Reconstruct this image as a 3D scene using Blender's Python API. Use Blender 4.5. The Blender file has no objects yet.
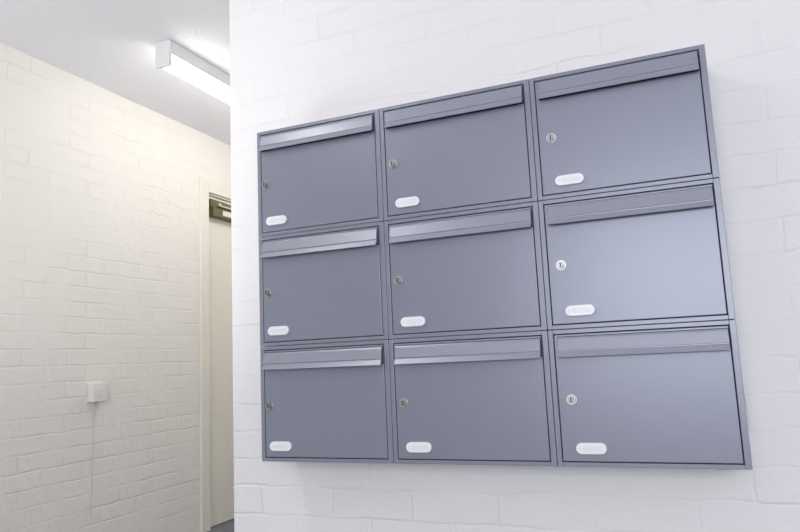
import bpy, bmesh, math
from mathutils import Matrix, Vector
S = bpy.context.scene
S.view_settings.view_transform = 'Standard'
S.view_settings.look = 'None'

# ---------------------------------------------------------------- materials
def new_mat(name):
    m = bpy.data.materials.new(name); m.use_nodes = True
    return m, m.node_tree, m.node_tree.nodes['Principled BSDF']

def noise_bump(nt, bsdf, scale, strength, dist, detail=4):
    tc = nt.nodes.new('ShaderNodeTexCoord')
    n = nt.nodes.new('ShaderNodeTexNoise'); n.inputs['Scale'].default_value = scale
    n.inputs['Detail'].default_value = detail
    b = nt.nodes.new('ShaderNodeBump'); b.inputs['Strength'].default_value = strength
    b.inputs['Distance'].default_value = dist
    nt.links.new(tc.outputs['Object'], n.inputs['Vector'])
    nt.links.new(n.outputs['Fac'], b.inputs['Height'])
    nt.links.new(b.outputs['Normal'], bsdf.inputs['Normal'])
    return n

def simple(name, col, rough=0.5, metal=0.0, bump=None):
    m, nt, b = new_mat(name)
    b.inputs['Base Color'].default_value = (*col, 1)
    b.inputs['Roughness'].default_value = rough
    b.inputs['Metallic'].default_value = metal
    if bump: noise_bump(nt, b, *bump)
    else:
        tc = nt.nodes.new('ShaderNodeTexCoord')
        n = nt.nodes.new('ShaderNodeTexNoise'); n.inputs['Scale'].default_value = 30
        mr = nt.nodes.new('ShaderNodeMapRange')
        mr.inputs['To Min'].default_value = max(0, rough-0.04); mr.inputs['To Max'].default_value = rough+0.04
        nt.links.new(tc.outputs['Object'], n.inputs['Vector'])
        nt.links.new(n.outputs['Fac'], mr.inputs['Value'])
        nt.links.new(mr.outputs['Result'], b.inputs['Roughness'])
    return m

def emit(name, col, s):
    m, nt, b = new_mat(name)
    b.inputs['Base Color'].default_value = (*col, 1)
    b.inputs['Emission Color'].default_value = (*col, 1)
    b.inputs['Emission Strength'].default_value = s
    return m

def brick(name, axis, col, strength, dist, fmin, fmax, jw, wob=.026, lump=1.8, grain=.9):
    m, nt, b = new_mat(name)
    L = nt.links.new; N = nt.nodes.new
    tc = N('ShaderNodeTexCoord'); sep = N('ShaderNodeSeparateXYZ'); com = N('ShaderNodeCombineXYZ')
    L(tc.outputs['Object'], sep.inputs[0])
    L(sep.outputs[axis], com.inputs['X']); L(sep.outputs['Z'], com.inputs['Y'])
    wn = N('ShaderNodeTexNoise'); wn.inputs['Scale'].default_value = 10; wn.inputs['Detail'].default_value = 4
    L(tc.outputs['Object'], wn.inputs['Vector'])
    sub = N('ShaderNodeVectorMath'); sub.operation = 'SUBTRACT'; sub.inputs[1].default_value = (.5, .5, .5)
    L(wn.outputs['Color'], sub.inputs[0])
    sc = N('ShaderNodeVectorMath'); sc.operation = 'SCALE'; sc.inputs['Scale'].default_value = wob
    L(sub.outputs[0], sc.inputs[0])
    add = N('ShaderNodeVectorMath'); add.operation = 'ADD'
    L(com.outputs[0], add.inputs[0]); L(sc.outputs[0], add.inputs[1])
    br = N('ShaderNodeTexBrick')
    br.inputs['Scale'].default_value = 1.0
    br.inputs['Brick Width'].default_value = 0.225
    br.inputs['Row Height'].default_value = 0.075
    br.inputs['Mortar Size'].default_value = jw
    br.inputs['Mortar Smooth'].default_value = 1.0
    L(add.outputs[0], br.inputs['Vector'])
    fn = N('ShaderNodeTexNoise'); fn.inputs['Scale'].default_value = 4.5; fn.inputs['Detail'].default_value = 5
    L(tc.outputs['Object'], fn.inputs['Vector'])
    fm = N('ShaderNodeMapRange'); fm.inputs['From Min'].default_value = .40; fm.inputs['From Max'].default_value = .62
    fm.inputs['To Min'].default_value = fmin; fm.inputs['To Max'].default_value = fmax
    L(fn.outputs['Fac'], fm.inputs['Value'])
    inv = N('ShaderNodeMath'); inv.operation = 'MULTIPLY'
    L(br.outputs['Fac'], inv.inputs[0]); L(fm.outputs['Result'], inv.inputs[1])
    n1 = N('ShaderNodeTexNoise'); n1.inputs['Scale'].default_value = 28; n1.inputs['Detail'].default_value = 6
    L(tc.outputs['Object'], n1.inputs['Vector'])
    n2 = N('ShaderNodeTexNoise'); n2.inputs['Scale'].default_value = 8; n2.inputs['Detail'].default_value = 2
    L(tc.outputs['Object'], n2.inputs['Vector'])
    a1 = N('ShaderNodeMath'); a1.operation = 'MULTIPLY_ADD'
    L(n1.outputs['Fac'], a1.inputs[0]); a1.inputs[1].default_value = grain
    m2 = N('ShaderNodeMath'); m2.operation = 'MULTIPLY'; m2.inputs[1].default_value = lump
    L(n2.outputs['Fac'], m2.inputs[0]); L(m2.outputs[0], a1.inputs[2])
    hh = N('ShaderNodeMath'); hh.operation = 'SUBTRACT'
    L(a1.outputs[0], hh.inputs[0]); L(inv.outputs[0], hh.inputs[1])
    bp = N('ShaderNodeBump'); bp.inputs['Strength'].default_value = strength; bp.inputs['Distance'].default_value = dist
    L(hh.outputs[0], bp.inputs['Height']); L(bp.outputs['Normal'], b.inputs['Normal'])
    b.inputs['Base Color'].default_value = (*col, 1)
    b.inputs['Roughness'].default_value = 0.65
    b.inputs['Specular IOR Level'].default_value = 0.35
    return m

M_brickX = brick('painted_brick_white', 'X', (.87, .845, .84), .66, .0034, .08, .9, .0056)
M_brickY = brick('painted_brick_cream', 'Y', (.89, .87, .81), .62, .0042, .12, 1.0, .0066, .018, 1.2, .8)
M_plain = simple('plaster_white', (.84, .84, .84), .7, 0, (60, .2, .002))
M_ceil = simple('ceiling_stipple', (.86, .86, .90), .8, 0, (80, .7, .006))
M_floor = simple('floor_vinyl', (.16, .17, .20), .45, 0, (200, .2, .001))
M_box = simple('powder_coat_grey_blue', (.255, .266, .325), .33, .20, (900, .06, .0004))
M_flap = simple('flap_grey_blue_sheen', (.335, .345, .405), .31, .27, (900, .05, .0004))  # box coat made lighter: the tilted flap's sheen is put into the colour
M_dark = simple('gap_shade', (.012, .013, .018), .7)  # near-black that paints the shade in door gaps and behind flaps
M_chrome = simple('lock_chrome', (.48, .47, .47), .38, 1.0)
M_slot = simple('key_slot', (.02, .02, .02), .5)
M_tag = simple('tag_white_plastic', (.90, .90, .90), .3)
M_tagw = simple('tag_insert', (.82, .82, .84), .3)
M_cream = simple('gloss_cream_paint', (.88, .85, .75), .35)
M_door = simple('door_cream_paint', (.86, .83, .72), .4)
M_bronze = simple('closer_bronze', (.15, .13, .06), .4, .6)
M_steel = simple('closer_arm_steel', (.60, .57, .50), .3, 1)
M_white = simple('white_plastic', (.87, .86, .84), .35)
M_lampbody = simple('lamp_body_white', (.80, .80, .80), .4)
M_tube = emit('diffuser_lit', (1.0, .97, .93), 10.5)
M_tube2 = emit('diffuser_lit_bright', (1.0, .97, .925), 19.0)
M_cord = simple('cord_white', (.80, .78, .71), .5)

# ---------------------------------------------------------------- mesh helpers
def obj_from_bm(name, bm, mats, parent=None, smooth=False):
    me = bpy.data.meshes.new(name); bm.normal_update(); bm.to_mesh(me); bm.free()
    for m in (mats if isinstance(mats, (list, tuple)) else [mats]): me.materials.append(m)
    if smooth:
        for p in me.polygons: p.use_smooth = True
    o = bpy.data.objects.new(name, me); S.collection.objects.link(o)
    if parent: o.parent = parent
    return o

def add_box(bm, lo, hi, bevel=0, mi=0, seg=2):
    r = bmesh.ops.create_cube(bm, size=1)
    vs = r['verts']
    for v in vs:
        v.co = Vector([lo[i] + (v.co[i]+.5)*(hi[i]-lo[i]) for i in range(3)])
    fs = set(f for v in vs for f in v.link_faces)
    for f in fs: f.material_index = mi
    if bevel:
        es = list(set(e for v in vs for e in v.link_edges))
        bmesh.ops.bevel(bm, geom=es, offset=bevel, segments=seg, affect='EDGES', profile=.5, material=mi)

def box(name, lo, hi, mat, parent=None, bevel=0):
    bm = bmesh.new(); add_box(bm, lo, hi, bevel)
    return obj_from_bm(name, bm, mat, parent)

def cyl_y(bm, x, z, r, y0, y1, mi=0, seg=32, r2=None):
    rr = bmesh.ops.create_cone(bm, cap_ends=True, segments=seg, radius1=r, radius2=r if r2 is None else r2, depth=abs(y1-y0),
        matrix=Matrix.Translation((x, (y0+y1)/2, z)) @ Matrix.Rotation(math.radians(90), 4, 'X'))
    for v in rr['verts']:
        for f in v.link_faces: f.material_index = mi

def prism_x(bm, prof, x0, x1, mi=0):
    a = [bm.verts.new((x0, y, z)) for y, z in prof]
    b = [bm.verts.new((x1, y, z)) for y, z in prof]
    n = len(prof)
    fs = [bm.faces.new(a), bm.faces.new(b[::-1])]
    for i in range(n):
        fs.append(bm.faces.new([a[i], b[i], b[(i+1) % n], a[(i+1) % n]]))
    for f in fs: f.material_index = mi
    bmesh.ops.recalc_face_normals(bm, faces=fs)

def pill(bm, cx, cz, w, h, y0, y1, mi=0, bev=0):
    r = h/2; pts = []
    for i in range(13):
        a = -math.pi/2 + math.pi*i/12; pts.append((cx+w/2-r+r*math.cos(a), cz+r*math.sin(a)))
    for i in range(13):
        a = math.pi/2 + math.pi*i/12; pts.append((cx-w/2+r+r*math.cos(a), cz+r*math.sin(a)))
    a = [bm.verts.new((x, y0, z)) for x, z in pts]
    b = [bm.verts.new((x, y1, z)) for x, z in pts]
    n = len(pts)
    fs = [bm.faces.new(a)]
    front = bm.faces.new(b[::-1]); fs.append(front)
    for i in range(n):
        fs.append(bm.faces.new([a[i], b[i], b[(i+1) % n], a[(i+1) % n]]))
    for f in fs: f.material_index = mi
    bmesh.ops.recalc_face_normals(bm, faces=fs)
    if bev:
        bmesh.ops.bevel(bm, geom=list(front.edges), offset=bev, segments=3, affect='EDGES', profile=.5, material=mi)

# ---------------------------------------------------------------- layout constants
CAM_Z = 0.93; CAM_Y = -1.65
XL = -2.65; HC = 2.40; XC = -1.218
YB = -4.3; YE = 4.4; XR = 2.6

# ---------------------------------------------------------------- room shell
box('floor', (XL-.3, YB-.2, -.12), (XR+.2, YE+.2, 0), M_floor)
box('ceiling', (XL-.3, YB-.2, HC), (XR+.2, YE+.2, HC+.12), M_ceil)
bm = bmesh.new(); add_box(bm, (XC, 0, 0), (XR, YE, HC), 0)
es = [e for e in bm.edges if all(abs(v.co.x-XC) < 1e-5 and abs(v.co.y) < 1e-5 for v in e.verts)]
bmesh.ops.bevel(bm, geom=es, offset=.006, segments=4, affect='EDGES', profile=.5)
obj_from_bm('wall_front', bm, M_brickX)
D0, D1, DH = 1.68, 2.60, 2.045
bm = bmesh.new()
add_box(bm, (XL-.2, YB, 0), (XL, D0, HC))
add_box(bm, (XL-.2, D0, DH), (XL, D1, HC))
add_box(bm, (XL-.2, D1, 0), (XL, YE, HC))
obj_from_bm('wall_left', bm, M_brickY)
box('wall_end', (XL, YE, 0), (XR, YE+.15, HC), M_plain)
box('wall_right', (XR, YB, 0), (XR+.15, YE, HC), M_plain)
WX0, WX1, WZ0, WZ1 = -.9, 2.1, .75, 2.15
bm = bmesh.new()
add_box(bm, (XL, YB-.15, 0), (WX0, YB, HC))
add_box(bm, (WX1, YB-.15, 0), (XR, YB, HC))
add_box(bm, (WX0, YB-.15, 0), (WX1, YB, WZ0))
add_box(bm, (WX0, YB-.15, WZ1), (WX1, YB, HC))
obj_from_bm('wall_back', bm, M_plain)
bm = bmesh.new()
t = .05
add_box(bm, (WX0, YB-.1, WZ0), (WX1, YB-.04, WZ0+t)); add_box(bm, (WX0, YB-.1, WZ1-t), (WX1, YB-.04, WZ1))
for x in (WX0, (WX0+WX1)/2-t/2, WX1-t):
    add_box(bm, (x, YB-.1, WZ0+t), (x+t, YB-.04, WZ1-t))
obj_from_bm('window_1', bm, M_white)

# door
door = bpy.data.objects.new('door_1', None); S.collection.objects.link(door)
bm = bmesh.new()
a = .055
add_box(bm, (XL+.0, D0-a, 0), (XL+.018, D0+.02, DH+a-.0), .003)
add_box(bm, (XL+.0, D1-.02, 0), (XL+.018, D1+a, DH+a), .003)
add_box(bm, (XL+.0, D0+.02, DH-.02), (XL+.018, D1-.02, DH+a), .003)
add_box(bm, (XL-.14, D0, 0), (XL, D0+.03, DH)); add_box(bm, (XL-.14, D1-.03, 0), (XL, D1, DH))
add_box(bm, (XL-.14, D0+.03, DH-.03), (XL, D1-.03, DH))
obj_from_bm('frame', bm, M_cream, door)
bm = bmesh.new(); add_box(bm, (XL-.055, D0+.034, .008), (XL-.012, D1-.034, DH-.034), .002)
obj_from_bm('leaf', bm, M_door, door)
bm = bmesh.new()
add_box(bm, (XL-.012, D0+.045, 1.875), (XL+.035, D0+.36, 1.940), .006, 0)
add_box(bm, (XL-.012, D0+.045, 1.942), (XL+.01, D0+.40, 1.990), .003, 0)
add_box(bm, (XL+.005, D0+.10, 1.945), (XL+.03, D0+.13, 1.970), .002, 1)
add_box(bm, (XL+.03, D0+.08, 1.940), (XL+.05, D0+.34, 1.952), .003, 1)
add_box(bm, (XL+.034, D0+.13, 1.890), (XL+.039, D0+.29, 1.925), .001, 1)
obj_from_bm('closer', bm, [M_bronze, M_steel], door)
bm = bmesh.new()
add_box(bm, (XL-.012, D1-.17, .92), (XL-.004, D1-.12, 1.12), .003)
add_box(bm, (XL-.004, D1-.155, 1.03), (XL+.045, D1-.14, 1.045), .002)
add_box(bm, (XL+.033, D1-.27, 1.028), (XL+.047, D1-.14, 1.047), .004)
obj_from_bm('handle', bm, M_steel, door)

# ---------------------------------------------------------------- fluorescent battens
def batten(x0, x1, y0, y1, mat, depth=.125):
    e = bpy.data.objects.new('fluorescent_ceiling_light', None); S.collection.objects.link(e)
    zt = HC; bh = .066
    bm = bmesh.new()
    add_box(bm, (x0-.002, y0+.004, zt-bh), (x1+.002, y1-.004, zt), .003)
    add_box(bm, (x0-.004, y0-.010, zt-depth), (x1+.004, y0+.012, zt-.0), .008)
    add_box(bm, (x0-.004, y1-.012, zt-depth), (x1+.004, y1+.010, zt-.0), .008)
    obj_from_bm('body', bm, M_lampbody, e)
    w = (x1-x0); cx = (x0+x1)/2; pts = [(-w/2, zt-bh)]
    for i in range(9):
        an = math.pi + math.pi*i/8
        pts.append((w/2*math.cos(an), zt-depth+.035+.032*math.sin(an)))
    pts.append((w/2, zt-bh))
    bm = bmesh.new()
    A = [bm.verts.new((cx+p[0], y0+.012, p[1])) for p in pts]
    B = [bm.verts.new((cx+p[0], y1-.012, p[1])) for p in pts]
    fs = []
    for i in range(len(pts)):
        j = (i+1) % len(pts)
        fs.append(bm.faces.new([A[i], A[j], B[j], B[i]]))
    bmesh.ops.recalc_face_normals(bm, faces=fs)
    obj_from_bm('diffuser', bm, mat, e)
batten(-2.060, -1.985, .61, 2.11, M_tube)
batten(-2.060, -1.985, 2.80, 4.04, M_tube2)  # unseen extra batten, added to brighten the corridor door
batten(-1.45, -1.375, -1.95, -.71, M_tube2)

# ---------------------------------------------------------------- wall switch box with cord
sw = bpy.data.objects.new('wall_switch', None); S.collection.objects.link(sw)
bm = bmesh.new()
add_box(bm, (XL, .806, .800), (XL+.032, .888, .886), .004)
add_box(bm, (XL+.032, .804, .798), (XL+.040, .890, .888), .003)
add_box(bm, (XL+.040, .834, .828), (XL+.0435, .860, .858), .0015)
obj_from_bm('box', bm, M_white, sw)
cu = bpy.data.curves.new('cord', 'CURVE'); cu.dimensions = '3D'; cu.bevel_depth = .0024
sp = cu.splines.new('NURBS'); pts = [(.846, .80), (.846, .76), (.842, .68), (.846, .58), (.838, .48), (.842, .38), (.836, .30), (.836, .27)]
sp.points.add(len(pts)-1)
for i, (y, z) in enumerate(pts): sp.points[i].co = (XL+.004, y, z, 1)
sp.use_endpoint_u = True
cu.materials.append(M_cord)
co = bpy.data.objects.new('cord', cu); S.collection.objects.link(co); co.parent = sw

# ---------------------------------------------------------------- mailboxes
COLX = [-1.017, -.650, -.2685, .1055]
CZ1 = .6335+CAM_Z
RH, DEP = .2912, .15
LOCKX = [.026, .032, .040]; TAGX = [.059, .066, .073]
def mailbox(c, r):
    e = bpy.data.objects.new('mailbox', None); S.collection.objects.link(e)
    x0 = COLX[c]; z1 = CZ1 - r*RH; CW = COLX[c+1]-COLX[c]
    e.location = (x0, -DEP-.001, z1)
    W = CW-.0012; H = RH-.0012
    bm = bmesh.new()
    fl, fr, ft, fb = .0105, .0125, .0090, .0090
    add_box(bm, (0, .0, -H), (fl, DEP, 0), .0010)
    add_box(bm, (W-fr, 0, -H), (W, DEP, 0), .0010)
    add_box(bm, (fl, 0, -ft), (W-fr, DEP, 0), .0008)
    add_box(bm, (fl, 0, -H), (W-fr, DEP, -H+fb), .0008)
    add_box(bm, (fl, .02, -H+fb), (W-fr, DEP, -ft))
    obj_from_bm('body', bm, M_box, e)
    box('gap_shade_plate', (fl, .014, -H+fb), (W-fr, .0195, -ft), M_dark, e)  # dark plate painting the shade seen through the door gap
    g = .0020
    dx0, dx1, dz0, dz1 = fl+g, W-fr-g, -H+fb+g, -ft-g
    box('door', (dx0, .0005, dz0), (dx1, .014, dz1), M_box, e, .0012)
    fx0, fx1, fz = .0160+.0025*c, W-.0165, -.0165
    box('slot_shade', (fx0-.0015, -.0008, fz-.040), (fx1+.0015, .0008, fz+.0015), M_dark, e)  # thin dark plate drawing the shaded line around the flap
    bm = bmesh.new()
    prof = [(-.001, fz), (-.0045, fz), (-.0065, fz-.004), (-.0115, fz-.0275), (-.0098, fz-.0285), (-.0098, fz-.0300), (-.0120, fz-.0310),
            (-.0175, fz-.0425), (-.0163, fz-.0432), (-.001, fz-.036)]
    prism_x(bm, prof, fx0, fx1)
    obj_from_bm('flap', bm, M_flap, e)
    lx, lz = LOCKX[c], -.150
    bm = bmesh.new()
    cyl_y(bm, lx, lz, .0112, .001, -.0015, 0)
    cyl_y(bm, lx, lz, .0088, -.0015, -.0085, 0, 32, .0080)
    cyl_y(bm, lx, lz, .0060, -.0085, -.0089, 1)
    cyl_y(bm, lx, lz, .0050, -.0085, -.0102, 0)
    add_box(bm, (lx-.0015, -.0108, lz-.0042), (lx+.0015, -.0100, lz+.0042), 0, 1)
    obj_from_bm('lock', bm, [M_chrome, M_slot], e)
    bm = bmesh.new(); tx = TAGX[c]
    pill(bm, tx, -.252, .063, .0235, .001, -.006, 0, .002)
    pill(bm, tx+.0045, -.252, .044, .0115, -.006, -.0063, 1)
    cyl_y(bm, tx-.0225, -.252, .0036, -.006, -.0068, 1, 20)
    obj_from_bm('name_tag', bm, [M_tag, M_tagw], e)
for r in range(3):
    for c in range(3): mailbox(c, r)

# ---------------------------------------------------------------- lights
def area(name, loc, rot, sx, sy, p, col):
    l = bpy.data.lights.new(name, 'AREA'); l.shape = 'RECTANGLE'; l.size = sx; l.size_y = sy
    l.energy = p; l.color = col
    o = bpy.data.objects.new(name, l); S.collection.objects.link(o)
    o.location = loc; o.rotation_euler = rot
area('daylight_window', ((WX0+WX1)/2, YB-.2, (WZ0+WZ1)/2), (math.radians(90), 0, 0), 3.0, 1.4, 94, (.93, .945, 1.0))
# low spot added to brighten the corridor ceiling, standing for a bounced flash
fl = bpy.data.lights.new('ceiling_bounce_fill', 'SPOT'); fl.energy = 82; fl.spot_size = math.radians(78); fl.spot_blend = 1.0
fl.shadow_soft_size = .2; fl.color = (1, .98, .98)
fo = bpy.data.objects.new('ceiling_bounce_fill', fl); S.collection.objects.link(fo)
fo.location = (-1.95, -1.3, .45)
fo.rotation_euler = (Vector((-1.9, .8, 2.4))-fo.location).to_track_quat('-Z', 'Y').to_euler()
w = bpy.data.worlds.new('World'); S.world = w; w.use_nodes = True
w.node_tree.nodes['Background'].inputs[0].default_value = (.8, .88, 1, 1)
w.node_tree.nodes['Background'].inputs[1].default_value = 1.0

# ---------------------------------------------------------------- camera
cd = bpy.data.cameras.new('camera'); cd.sensor_width = 36; cd.lens = 674/800*36; cd.clip_start = .02
cam = bpy.data.objects.new('camera', cd); S.collection.objects.link(cam)
R = Vector((.9225, .3834, -.0443)).normalized()
F = Vector((-.3743, .9168, .1389)); F = (F - R*F.dot(R)).normalized()
U = R.cross(F)
m = Matrix((R, U, -F)).transposed().to_4x4(); m.translation = (0, CAM_Y, CAM_Z)
cam.matrix_world = m
S.camera = cam
